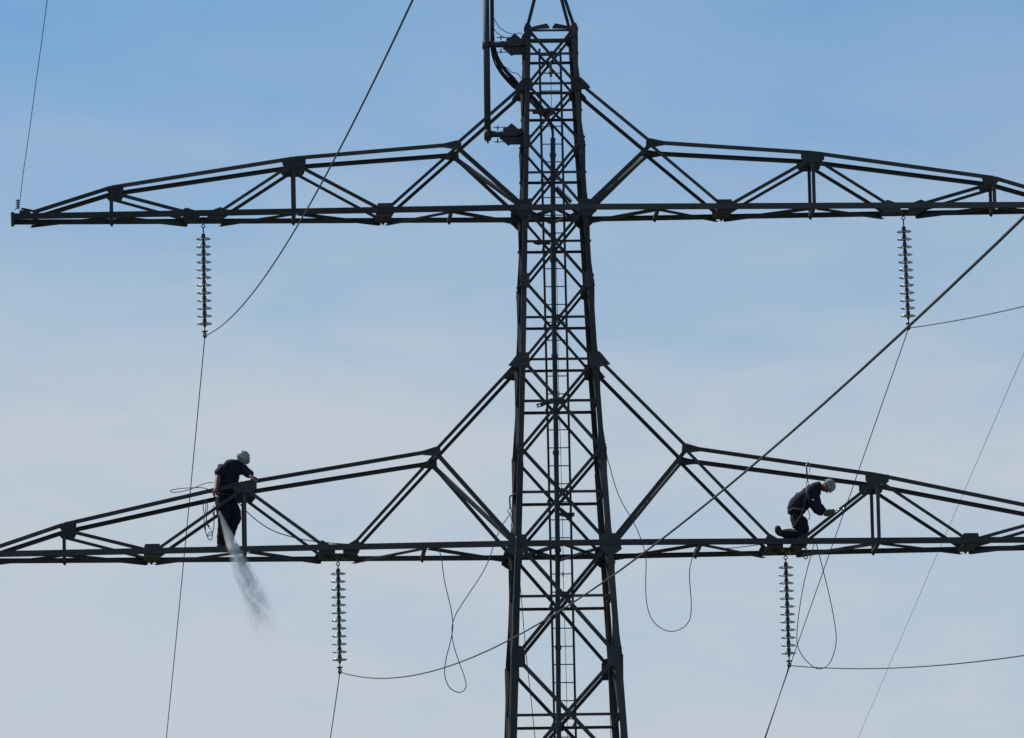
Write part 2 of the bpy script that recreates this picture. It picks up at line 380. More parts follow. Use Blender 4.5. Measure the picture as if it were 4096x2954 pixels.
gL = lambda u: .800-.039*(u-.8)
arm(27.590, gU, [(1.756, 28.772), (4.677, 28.562), (7.949, 28.085)], [3.06], 
    [((1.756, 28.762), 3.0), ((4.677, 28.53), 3.14), ((4.677, 28.53), 6.0), ((7.949, 28.05), 6.62)],
    [4.677, 7.949, 3.06, 2.30 if False else 1.86], 6.306, [(4.677, 28.556), (7.949, 28.07)], True, 9.72, 29.866,
    [(1.86, -1, .60, 1), (1.86, -1, 3.0, 1), (4.62, -1, 3.12, 1), (4.73, -1, 6.0, 1), (7.9, -1, 6.6, 1), (8.0, -1, 9.4, 1)], False)
arm(21.463, gL, [(2.25, 23.175), (5.657, 22.655), (8.87, 21.97)], [7.317],
    [((2.25, 23.16), 3.76), ((5.657, 22.62), 4.25), ((5.657, 22.62), 7.22), ((8.87, 21.93), 7.42)],
    [5.657, 7.317, 2.46, 8.87], 3.994, [(5.657, 22.64), (8.87, 21.97)], True, 10.6, 24.80,
    [(2.42, -1, .88, 1), (2.5, -1, 3.7, 1), (5.6, -1, 4.3, 1), (5.7, -1, 7.25, 1), (8.85, -1, 7.4, 1), (8.9, -1, 10.3, 1)], True)

# ------------------------------------------------------------------ ladder, riser pipe, small fittings inside the body
lad = Geo(); zt, zb = 30.62, 1.5
for sx in (-1, 1):
    g = Geo(); g.box((sx*.19+.0, .0, (zt+zb)/2), (.02, 0, 0), (0, .012, 0), (0, 0, (zt-zb)/2)); o = g.build('ladder_rail', STEEL, tower)
nr = int((zt-zb)/.3255); z0 = T2(860, 520, 0).z
me = None
for i in range(-60, 30):
    z = z0+i*.3262
    if not zb+.1 < z < zt-.1: continue
    if me is None:
        g = Geo(); g.cyl((-.172, 0, 0), (.172, 0, 0), .010, 8); o = g.build('ladder_rung', STEEL, tower); me = o.data; o.location.z = z
    else:
        o = bpy.data.objects.new('ladder_rung', me); col.objects.link(o); o.parent = tower; o.matrix_parent_inverse = Matrix.Translation(-Vector(tower.location)); o.location.z = z
for z in [28.246, 26.98, 25.589, 24.06, 22.404, 20.517, 18.379]:
    g = Geo(); 
    for sx in (-1, 1): g.box((sx*.19, W(z)/2, z+.0), (.012, 0, 0), (0, W(z)/2-.02, 0), (0, 0, .015))
    g.build('ladder_bracket', STEEL, tower)
pv = -.12
pts = [T1(850, 1400, pv), T2(850, 250, pv), T2(852, 900, pv), T3(860, 200, pv), T3(872, 900, pv), T3(882, 1500, pv), T4(762, 500, pv), T4(772, 1100, pv), T5(803, 300, pv), T5(808, 900, pv), T5(812, 1400, pv), Vector((-.15, pv, 15)), Vector((-.2, pv, 3))]
line('riser_pipe', pts, .045, PIPE, parent=tower, k=3, n=16)
for p in (T2(850, 60, pv), T2(851, 1200, pv), T3(868, 750, pv), T4(757, 262, pv), T4(775, 1170, pv), T5(808, 755, pv)):
    g = Geo(); g.cyl(p-Vector((0, 0, .035)), p+Vector((0, 0, .035)), .058, 16); g.build('pipe_coupling', STEEL2, tower)
# fall-arrest wire with its guides
line('fall_arrest_wire', [T1(828, 740, -.2), T1(836, 1060, -.2), T2(870, 650, -.2), T3(900, 200, -.2), T3(912, 1150, -.2), T3(925, 1500, -.2), T4(805, 400, -.2), T4(820, 1000, -.2), T5(860, 200, -.2), T5(880, 800, -.2), T5(893, 1400, -.2), T5(905, 1900, -.2), T5(925, 2600, -.2)], .005, ALU, parent=tower, k=4)
for p in (T3(912, 1160, -.21), T4(823, 1398, -.21), T2(860, 690, -.21)):
    g = Geo(); g.box(p, (.018, 0, 0), (0, .015, 0), (0, 0, .032)); g.cyl(p+Vector((0, 0, -.05)), p+Vector((0, 0, .05)), .009, 8); g.build('wire_guide', ZINC, tower)
# yellowish anchor fitting at the head of the wire
a0, a1 = T1(822, 520, -.2), T1(830, 742, -.2)
g = Geo(); g.box((a0+a1)/2+Vector((0, 0, -.04)), (.022, 0, 0), (0, .02, 0), (0, 0, .13)); g.build('wire_anchor', YEL, tower)
g = Geo(); p = T1(826, 690, -.2); g.lathe(p-Vector((0, 0, .03)), (0, 0, 1), [(.02, 0), (.045, .02), (.045, .05), (.02, .07)], 12)
g.cyl(T1(750, 688, -.2), T1(915, 690, -.2), .006, 6); g.build('wire_anchor_collar', YEL, tower)
# brackets bolted beside the riser
def bracket(poly, fn, v, t=.05, mt=None): return plate('riser_bracket', [fn(x, y, v) for x, y in poly], (0, 1, 0), t, tower, mt)
bracket([(625, 1110), (850, 1105), (850, 1150), (700, 1150), (690, 1135), (630, 1135)], T1, .2)
bracket([(635, 1005), (820, 1000), (820, 1035), (715, 1030), (700, 1040), (640, 1024)], T2, .2)
bracket([(718, 1260), (840, 1210), (870, 1240), (850, 1268), (770, 1278), (730, 1306)], T3, .1)
for poly in ([(668, 1275), (718, 1262), (722, 1276), (680, 1290)], [(668, 1275), (680, 1275), (695, 1308), (682, 1314)], [(682, 1314), (735, 1300), (730, 1290), (690, 1300)], [(705, 1268), (720, 1264), (735, 1300), (722, 1304)]): bracket(poly, T3, .1, .02)
bracket([(785, 822), (930, 822), (930, 855), (835, 858), (785, 850)], T4, .05)
bracket([(810, 780), (870, 830), (835, 865), (805, 830)], T4, .1)
bracket([(880, 855), (915, 855), (905, 885), (885, 875)], T4, .08)
g = Geo(); 
p0, p1 = T2(895, 400, .25), T2(1060, 565, .25); d = (p1-p0)/14
g.box((p0+p1)/2+Vector((-.02, 0, -.02)), (p1-p0)*.5, (0, .02, 0), Vector((.6, 0, .8))*.022)
for i in range(14): g.box(p0+d*(i+.5)+Vector((.0, 0, .008)), d*.3, (0, .02, 0), Vector((.6, 0, .8))*.016)
g.build('toothed_cleat_strip', STEEL2, tower)

# ------------------------------------------------------------------ insulator strings
cap_prof = [(.018, .092), (.030, .088), (.035, .07), (.036, .04), (.041, .018), (.040, .002), (.028, -.006), (.024, -.03), (.020, -.05)]
disc_prof = [(.040, .014), (.075, .013), (.112, .008), (.133, .001), (.137, -.004), (.134, -.010), (.122, -.006), (.116, -.016), (.106, -.016), (.100, -.004), (.086, -.004), (.081, -.020), (.070, -.020), (.064, -.003), (.042, -.002)]
g = Geo(); g.lathe((0, 0, 0), (0, 0, 1), cap_prof, 20); ocap = g.build('cap', IRON); capme = ocap.data; bpy.data.objects.remove(ocap)
g = Geo(); g.lathe((0, 0, 0), (0, 0, 1), disc_prof, 32); ocap = g.build('disc', GLASS, smooth=True); discme = ocap.data; bpy.data.objects.remove(ocap)
def insulator(u, ztop, first, last, lab, pair=False, lean=0.):
    """first/last: disc heights; ztop: underside of the hanger"""
    e = empty('insulator_string', (u, 0, ztop))
    tag(e, lab, 'insulator', 'glass insulator strings hanging from the crossarms')
    L0 = lambda z: Vector(((z-ztop)*-lean, 0, z-ztop))
    def put(name, me=None, geo=None, mt=None, p=None, parent=e):
        o = geo.build(name, mt, None, True) if geo else bpy.data.objects.new(name, me)
        if not geo: col.objects.link(o)
        o.parent = parent
        if p is not None: o.location = p
        return o
    g = Geo()
    ring = [Vector((.030*math.cos(t), 0, -.03+.030*math.sin(t))) for t in [2*math.pi*i/16 for i in range(17)]]
    g.tube(ring, .009, 8); g.cyl((0, 0, .0), (0, 0, .05), .012, 8)
    g.tube([Vector((0, 0, -.045)), L0(first+.12), L0(first+.085)], .011, 8); put('shackle', geo=g, mt=IRON)
    n = 12; dz = (last-first)/(n-1)
    for i in range(n):
        z = first+dz*i; q = random.uniform(-.006, .006)
        d = put('glass_disc', me=discme, p=L0(z)); d.rotation_euler = (q, -lean+random.uniform(-.01, .01), i*.7)
        c = put('cap', me=capme, parent=d)
    zl = last-.055
    g = Geo(); g.tube([L0(last-.03), L0(zl-.10)], .010, 8); g.lathe(L0(last-.05), (0, 0, 1), [(.012, -.02), (.026, -.008), (.026, .012), (.012, .02)], 12); put('link', geo=g, mt=IRON)
    zc = zl-.15; g = Geo()
    p = L0(zc)
    g.lathe(p+Vector((0, 0, -.045)), (0, 0, 1), [(.012, -.01), (.034, .005), (.038, .04), (.025, .075), (.012, .09)], 14)
    g.box(p+Vector((.0, 0, .06)), (.05, 0, .004), (0, .025, 0), (0, 0, .011))
    g.lathe(p+Vector((-.02, .0, .045)), (0, 0, 1), [(.008, 0), (.024, .005), (.024, .03), (.008, .035)], 8)
    g.tube([p+Vector((0, -.20, -.035)), p+Vector((0, -.08, -.015)), p+Vector((0, .08, -.015)), p+Vector((0, .2, -.03))], [.012, .022, .022, .012], 8)
    put('suspension_clamp', geo=g, mt=IRON)
    return e.location + p
def dz(x0, y0, s, x, y): return at(x0+x/s, y0+y/s, 0).z
cUL = insulator(at(813, 905, 0).x, dz(740, 840, 3.03, 222, 180), dz(740, 840, 3.03, 225, 352), dz(740, 840, 3.03, 238, 1380), 'glass insulator string under the left half of the upper crossarm', lean=0)
cUR = insulator(at(3613, 868, 0).x, dz(3500, 800, 2.92, 330, 195), dz(3500, 800, 2.92, 335, 371), dz(3500, 800, 2.92, 377, 1354), 'glass insulator string under the right half of the upper crossarm', lean=.02)
cLL = insulator(at(1352, 2250, 0).x, dz(1260, 2180, 2.921, 267, 205), dz(1260, 2180, 2.921, 267, 337), dz(1260, 2180, 2.921, 285, 1341), 'glass insulator string under the left half of the lower crossarm', lean=0)
cLR = insulator(at(3142, 2225, 0).x, dz(3000, 2150, 2.727, 386, 205), dz(3000, 2150, 2.727, 391, 328), dz(3000, 2150, 2.727, 418, 1263), 'glass insulator string under the right half of the lower crossarm, below the kneeling worker', lean=.008)

# ------------------------------------------------------------------ conductors
def conductor(c, fa, fb, ba, bb, kb, lab, kf=0.):
    """front span (towards the viewer) z = fa*s + fb*s^2, back span likewise with sideways drift kb"""
    pts = []
    for s in list(range(230, 0, -5))+[3, 1.5, .6]: pts.append(c+Vector((kf*s, -s, fa*s+fb*s*s-.02)))
    pts.append(c+Vector((0, 0, -.02)))
    for s in [.6, 1.5, 3]+list(range(5, 260, 5)): pts.append(c+Vector((kb*s, s, ba*s+bb*s*s-.02)))
    line('conductor_cable', pts, .0088, ALU, lab, 'power cable', 'conductors hanging from the glass insulators', k=2)
conductor(cUL, -.1658, .00027, -.105, .00022, -.0105, 'conductor through the foot of the upper left insulator, rising steeply across the upper crossarm')
conductor(cLL, -.1440, .000335, -.11, .00022, -.004, 'long conductor from the lower left insulator, crossing the mast and rising to the right')
conductor(cUR, -.1610, .00035, -.105, .0000, .0002, 'conductor leaving the upper right insulator, one side falling far down behind the lower crossarm')
conductor(cLR, -.1418, .00035, -.12, .00022, .0003, 'conductor leaving the lower right insulator almost level towards the right')
line('earth_wire', [at(60, 842, -.1), at(78, 810, -.6), at(92, 700, -4), at(118, 520, -9), at(148, 300, -14), at(179, 76, -19), at(196, -60, -24)], .006, ALU, 'thin wire rising from the far left tip of the upper crossarm', 'wire')
g = Geo(); p = at(72, 820, 0)
for k in range(5): g.lathe(p+Vector((0, 0, -.06+.035*k)), (0, 0, 1), [(.02, -.012), (.045, 0), (.02, .012)], 12)
tag(g.build('pin_insulator', IRON, None, True), 'small dark pin insulator standing on the far left tip of the upper crossarm', 'insulator')
g = Geo(); g.cyl(at(85, 835, 0), at(135, 845, 0), .02, 8); g.cyl(at(88, 836, .1), at(134, 848, .0), .012, 8); g.box(at(100, 850, 0), (.1, 0, 0), (0, .1, 0), (0, 0, .02)); g.build('tip_fitting', STEEL2, tower)
line('distant_wire', [at(4200, 1172, 10), at(4020, 1588, 30), at(3742, 2233, 70), at(3464, 2879, 120), at(3380, 3075, 140)], .0055, ALU, 'very thin faint wire slanting down near the right edge, behind everything', 'wire', k=3)

# ------------------------------------------------------------------ antenna pole and feeder cables
v = -.30
pole = tag(empty('antenna_pole', T1(140, 1420, v)), 'grey vertical antenna pole held by two arms on the left of the mast', 'antenna pole')
g = Geo(); g.cyl(T1(139, 1425, v), T1(118, -260, v), .059, 24); g.build('pole', PIPE, pole, True)
for yc, x0, x1 in ((378, 120, 345), (1357, 140, 310)):
    xc = x0
    g = Geo(); c = T1(xc, yc+2, v); g.cyl(c-Vector((0, 0, .078)), c+Vector((0, 0, .078)), .069, 20); cc = g.build('pole_collar', PIPE, pole, True)
    g = Geo(); g.cyl(T1(xc+40, yc, v), T1(560, yc-2, v), .058, 20); g.build('bracket_arm', PIPE, pole, True)
    dx = -35 if yc > 1000 else 0
    blk = lambda x, y, vv: T1(x+dx, y+(yc-378), vv)
    plate('clamp_jaw', [blk(x, y, v-.05) for x, y in ((340, 320), (385, 305), (432, 262), (505, 325), (548, 318), (548, 380), (455, 400), (345, 400))], (0, 1, 0), .10, pole, STEEL2)
    plate('clamp_jaw', [blk(x, y, v+.03) for x, y in ((345, 390), (470, 380), (465, 420), (548, 412), (548, 486), (430, 486), (397, 497), (345, 450), (320, 430))], (0, 1, 0), .12, pole, STEEL2)
    g = Geo()
    g.cyl(blk(235, 303, v-.1), blk(400, 303, v-.1), .008, 8); g.cyl(blk(235, 462, v+.1), blk(400, 462, v+.1), .008, 8)
    g.cyl(blk(282, 290, v-.1), blk(282, 330, v-.1), .012, 6); g.cyl(blk(282, 425, v+.1), blk(282, 475, v+.1), .012, 6)
    g.cyl(blk(305, 420, v), blk(360, 430, v), .02, 6); g.build('clamp_rods', IRON, pole)
c = T1(140, 1425, v); g = Geo(); g.cyl(c, c-Vector((0, 0, .05)), .02, 8); g.build('drain_plug', IRON, pole)
for k in range(6):
    o = k*13; w_ = random.uniform(-5, 5)
    pts = [T1(172+o*.4, -250, -.2), T1(174+o*.42, 95, -.2), T1(175+o*.5+w_*.6, 300, -.18), T1(180+o*.75, 440, -.15), T1(213+o*1.1+w_, 570, -.1), T1(270+o*1.45-w_, 680, -.05), T1(345+o*1.35, 770-o*.35, -.02), T1(430+o*.95, 855-o*.5, .05),
           T1(520+o*.5, 900-o*.5, .1), T1(600+o*.5, 960-o*.3, .1), T1(690+o*.5, 1060-o*.3, .08), T1(775+o*.4, 1180-o*.2, 0), T1(835+o*.25, 1300, -.08), T1(842+o*.18, 1440, -.10), T2(842+o*.15, 60, -.12)]
    line('feeder_cable', pts, (.012 if k % 2 else .015), BLACK, ['outermost', 'second', 'third', 'fourth', 'fifth', 'innermost'][k]+' black feeder cable from the antenna pole to the mast', 'cable', 'feeder cables from the antenna pole')
line('thin_cable', [T1(190, 60, -.3), T1(215, 110, -.3), T1(265, 190, -.3), T1(345, 245, -.3), T1(415, 265, -.3), T1(470, 255, -.3), T1(515, 258, -.3)], .007, BLACK, 'upper thin cable curving from the pole to the top of the mast', 'cable')
line('thin_cable', [T1(200, 190, -.3), T1(225, 235, -.3), T1(280, 280, -.3), T1(330, 302, -.3), T1(400, 300, -.3)], .007, BLACK, 'lower thin cable curving from the pole to its upper clamp', 'cable')
line('thin_cable', [T1(240, 520, -.1), T1(290, 590, -.1), T1(330, 625, -.1), T1(370, 650, -.1), T1(400, 680, -.1), T1(440, 690, -.1), T1(475, 705, -.1), T1(500, 750, -.1)], .007, BLACK, 'wavy thin cable tied over the feeder bundle beside the mast', 'cable')

# ------------------------------------------------------------------ ropes
line('hand_line', [D(972, 1216, -.7), D(978, 1240, -.75), D(985, 1290, -.8), D(998, 1345, -.8), D(1003, 1385, -.8), D(998, 1420, -.8), D(988, 1460, -.8), D(985, 1495, -.8), D(995, 1522, -.8), D(1015, 1534, -.8), D(1030, 1527, -.85), D(1031, 1508, -.86), D(1018, 1470, -.86), D(1005, 1430, -.86), D(1001, 1395, -.86), D(1008, 1365, -.86), D(1030, 1328, -.86), D(1062, 1280, -.86), D(1082, 1242, -.88), D(1098, 1195, -.9), D(1112, 1165, -.9), D(1129, 1140, -.88)], .008, ROPE,
     'looped rope below the lower crossarm left of the mast, tied to its leg', 'rope')
line('hand_line', [D(1343, 1005, -.5), D(1347, 1022, -.65), D(1352, 1038, -.8), D(1362, 1075, -.82), D(1376, 1110, -.85), D(1400, 1152, -.88), D(1414, 1180, -.9), D(1426, 1215, -.9), D(1431, 1240, -.9), D(1430, 1300, -.9), D(1434, 1345, -.9), D(1448, 1378, -.9), D(1475, 1397, -.9), D(1503, 1396, -.9), D(1526, 1376, -.9), D(1531, 1340, -.88), D(1527, 1275, -.85), D(1532, 1242, -.83), D(1545, 1210, -.8), D(1575, 1212, -.4), D(1610, 1215, -.3), D(1650, 1211, -.3), D(1698, 1204, -.3)], .008, ROPE,
     'rope sagging in a deep loop below the lower crossarm to the right of the mast', 'rope')
line('hand_line', [D(1806, 1199, -.45), D(1802, 1209, -.6), D(1794, 1238, -.72), D(1780, 1295, -.75), D(1770, 1355, -.75), D(1765, 1405, -.75), D(1768, 1435, -.75), D(1785, 1463, -.75), D(1812, 1482, -.75), D(1836, 1471, -.75), D(1849, 1440, -.75), D(1852, 1410, -.75), D(1847, 1370, -.75), D(1838, 1325, -.75), D(1826, 1275, -.75), D(1816, 1235, -.74), D(1809, 1208, -.62), D(1806, 1199, -.46)], .008, ROPE,
     'long closed rope loop hanging from the lower crossarm beside the kneeling worker', 'rope')
line('short_rope', [D(1782, 1200, -.7), D(1783, 1215, -.7), D(1780, 1227, -.72), D(1781, 1236, -.72), D(1785, 1238, -.72), D(1789, 1233, -.72), D(1788, 1222, -.72), D(1783, 1206, -.7)], .010, ROPE, 'small rope loop just right of the lower right insulator, under the crossarm', 'rope')
line('hand_line', [D(524, 1108, -.25), D(545, 1132, -.2), D(575, 1158, -.1), D(605, 1176, 0), D(640, 1188, .1), D(680, 1197, .1), D(730, 1203, 0), D(790, 1207, -.3)], .009, ROPE,
     'slack rope running from the standing worker down to the lower left insulator', 'rope')
line('hand_line', [D(472, 1069, -.4), D(455, 1071, -.45), D(435, 1079, -.5), D(412, 1087, -.5), D(385, 1091, -.5), D(378, 1087, -.5), D(395, 1083, -.5), D(425, 1081, -.5), D(448, 1081, -.5), D(462, 1085, -.5), D(470, 1093, -.48)], .007, ROPE,
     'rope bight sticking out to the left of the standing worker', 'rope')
for a, b, lab in ((T4(366, 1240, -.98), T5(325, 1440, -.99), 'left'),):
    line('bonding_wire', [T4(384, 1040, -.92), T4(372, 1300, -.95), T5(372, 200, -.98), T5(358, 700, -1.0), T5(340, 1150, -1.02), T5(330, 1420, -1.05), T5(318, 1800, -1.1)], .004, ZINC, 'pale thin wire running down the front left leg of the mast', 'wire')
line('hand_line', [T4(408, 1380, -.6), T5(430, 60, -.6), T5(455, 330, -.6), T5(482, 660, -.6), T5(510, 950, -.6), T5(545, 1260, -.6), T5(568, 1500, -.6), T5(600, 1800, -.6), T5(640, 2300, -.6)], .007, ROPE, 'rope hanging inside the mast near its left leg', 'rope')
line('hand_line', [T5(1276, 300, .2), T5(1284, 600, .2), T5(1296, 1000, .2), T5(1308, 1300, .2), T5(1316, 1500, .2), T5(1332, 1900, .2), T5(1350, 2400, .2)], .007, ROPE, 'rope hanging down inside the mast near its right leg', 'rope')
# hooks and sling on the left leg
c = T4(0, 0, 0)
sl_ = tag(empty('sling_with_hook', T4(330, 650, -.9)), 'strap and shiny snap hook slung round the left leg just above the lower crossarm', 'sling')
g = Geo(); g.tube(smooth_path([T4(384, 640, -.92), T4(350, 662, -.93), T4(328, 668, -.93), T4(325, 720, -.93), T4(332, 790, -.93)], 6), .014, 8); g.build('strap', BLACK, sl_, True)
g = Geo(); g.tube([T4(322+17*math.cos(t), 803+24*math.sin(t), -.94) for t in [2*math.pi*i/16 for i in range(17)]], .008, 8); g.build('hook_ring', ZINC, sl_, True)
g = Geo(); g.tube([T4(328, 830, -.94), T4(338, 880, -.94), T4(350, 950, -.94), T4(368, 1015, -.93)], .009, 8); g.tube([T4(335, 930, -.94), T4(345, 980, -.94), T4(352, 1010, -.94)], .006, 8); g.build('hook_cord', SHINE, sl_, True)

# ------------------------------------------------------------------ people
def skin_mesh(name, verts, edges, radii, mt, parent, sub=2, wrinkle=0., seed=0):
    me = bpy.data.meshes.new(name); me.from_pydata([tuple(p) for p in verts], edges, []); me.update()
    o = bpy.data.objects.new(name, me); col.objects.link(o)
    sm = o.modifiers.new('skin', 'SKIN'); sm.use_smooth_shade = True; sm.branch_smoothing = .6
    for i, r in enumerate(radii):
        d = me.skin_vertices[0].data[i]; d.radius = (r, r) if isinstance(r, (int, float)) else r; d.use_root = (i == 0)
    s2 = o.modifiers.new('sub', 'SUBSURF'); s2.levels = sub; s2.render_levels = sub
    bpy.context.view_layer.update()
    dg = bpy.context.evaluated_depsgraph_get(); nm = bpy.data.meshes.new_from_object(o.evaluated_get(dg))
    bpy.data.objects.remove(o)
    if wrinkle:
        nm.update()
        for v_ in nm.vertices:
            q = v_.co; k = noise.noise(q*9+Vector((seed, 0, 0)))*.7 + noise.noise(Vector((q.x*26, q.y*26, q.z*14))+Vector((seed, 3, 0)))*.45
            v_.co = q + v_.normal*wrinkle*k
    nm.materials.clear(); nm.materials.append(mt)
    for p in nm.polygons: p.use_smooth = True
    nm.name = name
    o = bpy.data.objects.new(name, nm); col.objects.link(o)
    o.parent = parent; o.matrix_parent_inverse = Matrix.Translation(-Vector(parent.location)) if parent.parent is None else Matrix.Identity(4); return o
def body(name, chains, conv, ks, mt, parent, **k):
    ks = ks*(.86 if name == 'body' else 1.28)   # the skin surface shrinks when smoothed
    """chains: lists of (key | (x,y,v,r)); shared keys join chains"""
    verts = []; rad = []; edges = []; idx = {}
    for ch in chains:
        prev = None
        for it in ch:
            key = it if isinstance(it, str) else it[0]
            if key not in idx:
                _, x, y, v_, r = it; idx[key] = len(verts); verts.append(conv(x, y, v_)); rad.append(r*ks if not isinstance(r, tuple) else (r[0]*ks, r[1]*ks))
            if prev is not None: edges.append((prev, idx[key]))
            prev = idx[key]
    return skin_mesh(name, verts, edges, rad, mt, parent, **k)
def sub_obj(name, g, mt, parent): return g.build(name, mt, parent, True)
def head(c, up, f, r, parent, mt=SKIN):
    """head with brow, nose, chin, ears"""
    up = Vector(up).normalized(); f = Vector(f); f = (f-up*f.dot(up)).normalized(); s = f.cross(up)
    v = []; fa = []; nu, nv = 28, 20
    for j in range(nv+1):
        th = math.pi*j/nv
        for i in range(nu):
            ph = 2*math.pi*i/nu; x = math.sin(th)*math.cos(ph); y = math.sin(th)*math.sin(ph); z = math.cos(th)
            X = x*1.0; Z = z*1.22; Y = y*.80
            if z < 0: Y *= 1-.30*min(1, -z); X *= 1-.12*min(1, -z)*(1 if x < 0 else .3)
            fr = max(0, x)**2
            nose = math.exp(-((y/.16)**2+((z+.16)/.20)**2))*(x > 0)*.28
            X += nose + .05*math.exp(-((z-.12)/.1)**2)*fr*1 + .06*math.exp(-((z+.85)/.16)**2)*(x > 0)
            X -= .09*math.exp(-(((abs(y)-.36)/.16)**2+((z-.02)/.09)**2))*(x > 0)
            X -= .03*math.exp(-((y/.25)**2+((z+.52)/.04)**2))*(x > 0)
            v.append(c + f*X*r + s*Y*r + up*Z*r)
    for j in range(nv):
        for i in range(nu): fa.append((j*nu+i, (j+1)*nu+i, (j+1)*nu+(i+1) % nu, j*nu+(i+1) % nu))
    g = Geo(); g.add(v, fa)
    for k in (-1, 1):
        e = c + s*k*r*.82 - up*.08*r
        g.lathe(e, s*k+f*-.4, [(.10*r, -.05*r), (.24*r, 0), (.25*r, .06*r), (.12*r, .08*r)], 12)
    return g
def helmet(c, up, f, r, parent):
    up = Vector(up).normalized(); f = Vector(f); f = (f-up*f.dot(up)).normalized(); s = f.cross(up)
    g = Geo(); prof = []; n = 28; v = []; fa = []
    rows = [(1.02, -.28), (1.03, -.1), (1.0, .12), (.94, .38), (.84, .60), (.67, .79), (.43, .93), (.12, 1.0)]
    for R_, h in rows:
        for i in range(n):
            t = 2*math.pi*i/n; v.append(c + (f*math.cos(t)*1.08+s*math.sin(t)*.98)*R_*r*(1+.012*math.cos(6*t)*(h > .3)) + up*h*r)
    m_ = len(rows)
    for j in range(m_-1):
        for i in range(n): fa.append((j*n+i, j*n+(i+1) % n, (j+1)*n+(i+1) % n, (j+1)*n+i))
    fa.append(tuple(range((m_-1)*n, m_*n)))
    # inner shell so that it has thickness
    off = len(v)
    for R_, h in rows[:3]+[(.3, .8)]:
        for i in range(n):
            t = 2*math.pi*i/n; v.append(c + (f*math.cos(t)*1.08+s*math.sin(t)*.98)*(R_-.06)*r + up*h*r)
    for j in range(3):
        for i in range(n): fa.append((off+j*n+i, off+(j+1)*n+i, off+(j+1)*n+(i+1) % n, off+j*n+(i+1) % n))
    for i in range(n): fa.append((i, off+i, off+(i+1) % n, (i+1) % n))
    g.add(v, fa); h = g.build('helmet', HELM, parent, True)
    b = Geo(); pk = []                 # short peak
    tt = [-.8+1.6*i/10 for i in range(11)]
    top = [c + (f*math.cos(t)*1.08+s*math.sin(t)*.98)*r*1.02 + up*-.25*r for t in tt]; ou = [c + (f*math.cos(t)*1.24+s*math.sin(t)*1.02)*r*1.03 + up*-.36*r for t in tt]
    vv = top+ou+[p-up*.03*r for p in top+ou]; ff = []
    for i in range(10): ff += [(i, i+1, 12+i, 11+i), (22+i, 33+i, 34+i, 23+i), (11+i, 12+i, 34+i, 33+i)]
    b.add(vv, ff); b.build('peak', HELM, h, True)
    b = Geo()
    for k in (-1, 1):
        for q in range(4):
            t = k*(1.15+.28*q); R_ = .95; p = c + (f*math.cos(t)*1.08+s*math.sin(t)*.98)*R_*r + up*.36*r
            nrm = (p-c).normalized(); b.box(p, nrm*.04*r, nrm.cross(up).normalized()*.05*r, up*.13*r)
    b.build('vents', VENT, h)
    b = Geo(); b.tube([c + (f*math.cos(t)*1.08+s*math.sin(t)*.98)*r*1.045 + up*-.12*r for t in [2*math.pi*i/28 for i in range(29)]], .02*r, 6); b.build('headlamp_band', VENT, h, True)
    return h
def hand(conv_or_pts, wrist, knuck, curl, side, r=.5, n4=4):
    """palm + four fingers + thumb as one Geo: wrist, knuckle centre points; curl = direction fingers bend"""
    g = Geo(); w_, k_ = Vector(wrist), Vector(knuck); d = (k_-w_).normalized(); s = Vector(side); s = (s-d*s.dot(d)).normalized(); c_ = Vector(curl).normalized()
    n = d.cross(s)
    g.tube([w_-d*.03, w_, w_+d*.035, k_-d*.01, k_+d*.012], [.026, .028, .036, .038, .018], 12)
    for i, ln in zip(range(4), (.072, .082, .077, .06)):
        b = k_ - d*.012 + s*(-.030+.020*i)
        g.tube(smooth_path([b-d*.015, b+d*ln*.30, b+d*ln*.52+c_*ln*.32, b+d*ln*.48+c_*ln*.75], 4), [.010]*6+[.009]*6+[.007], 8)
    b = w_ + d*.03 - s*.028
    g.tube(smooth_path([b, b-s*.022+d*.02, b-s*.030+d*.045+c_*.012, b-s*.018+d*.06+c_*.03], 4), [.013]*6+[.011]*6+[.008], 8)
    return g

# --- worker standing on the left
P1c = crop(800, 1770, 3.557); k1 = 1/804.
man = tag(empty('person', P1c(370, 1495, -.3)), 'worker in navy and a white helmet standing bent over on the lower crossarm', 'person')
vb = -.24
body('body', [[('pel', 368, 770, vb, 125), ('wai', 395, 620, vb, 105), ('che', 425, 470, vb, 120), ('uch', 455, 350, vb, 100), ('nk', 535, 285, vb-.02, 50), ('hd', 590, 245, vb-.03, 55)],
              ['uch', ('sl', 335, 360, vb-.11, 44), ('ml', 268, 430, vb-.18, 38), ('el', 240, 560, vb-.30, 44), ('wl', 226, 675, vb-.45, 32), ('pl', 210, 712, vb-.47, 26)],
              ['uch', ('sr', 620, 375, vb, 55), ('er', 705, 470, vb-.15, 38), ('wr', 742, 508, vb-.30, 26), ('pr', 775, 524, vb-.34, 22)],
              ['pel', ('hl', 318, 850, vb-.05, 75), ('kl', 330, 1120, vb-.12, 50), ('al', 305, 1430, vb-.02, 34), ('fl', 330, 1490, vb-.05, 18)],
              ['pel', ('hr', 430, 850, vb+.05, 78), ('kr', 515, 1075, vb, 46), ('ar', 435, 1410, vb+.05, 34), ('fr', 480, 1488, vb, 18)]], P1c, k1, SKIN, man)
body('shirt', [[('hem', 362, 800, vb, 122), ('pel', 364, 710, vb, 134), ('wai', 393, 590, vb, 132), ('che', 428, 455, vb, 152), ('uch', 480, 345, vb, 118), ('nk', 535, 235, vb, 78)],
               ['uch', ('sl', 335, 385, vb-.10, 84), ('al', 268, 420, vb-.18, 62), ('bl', 243, 490, vb-.24, 48)],
               ['uch', ('sr', 620, 375, vb, 84), ('cr', 680, 430, vb-.08, 56), ('dr', 724, 476, vb-.2, 46)]], P1c, k1, NAVY, man, wrinkle=.034, seed=2)
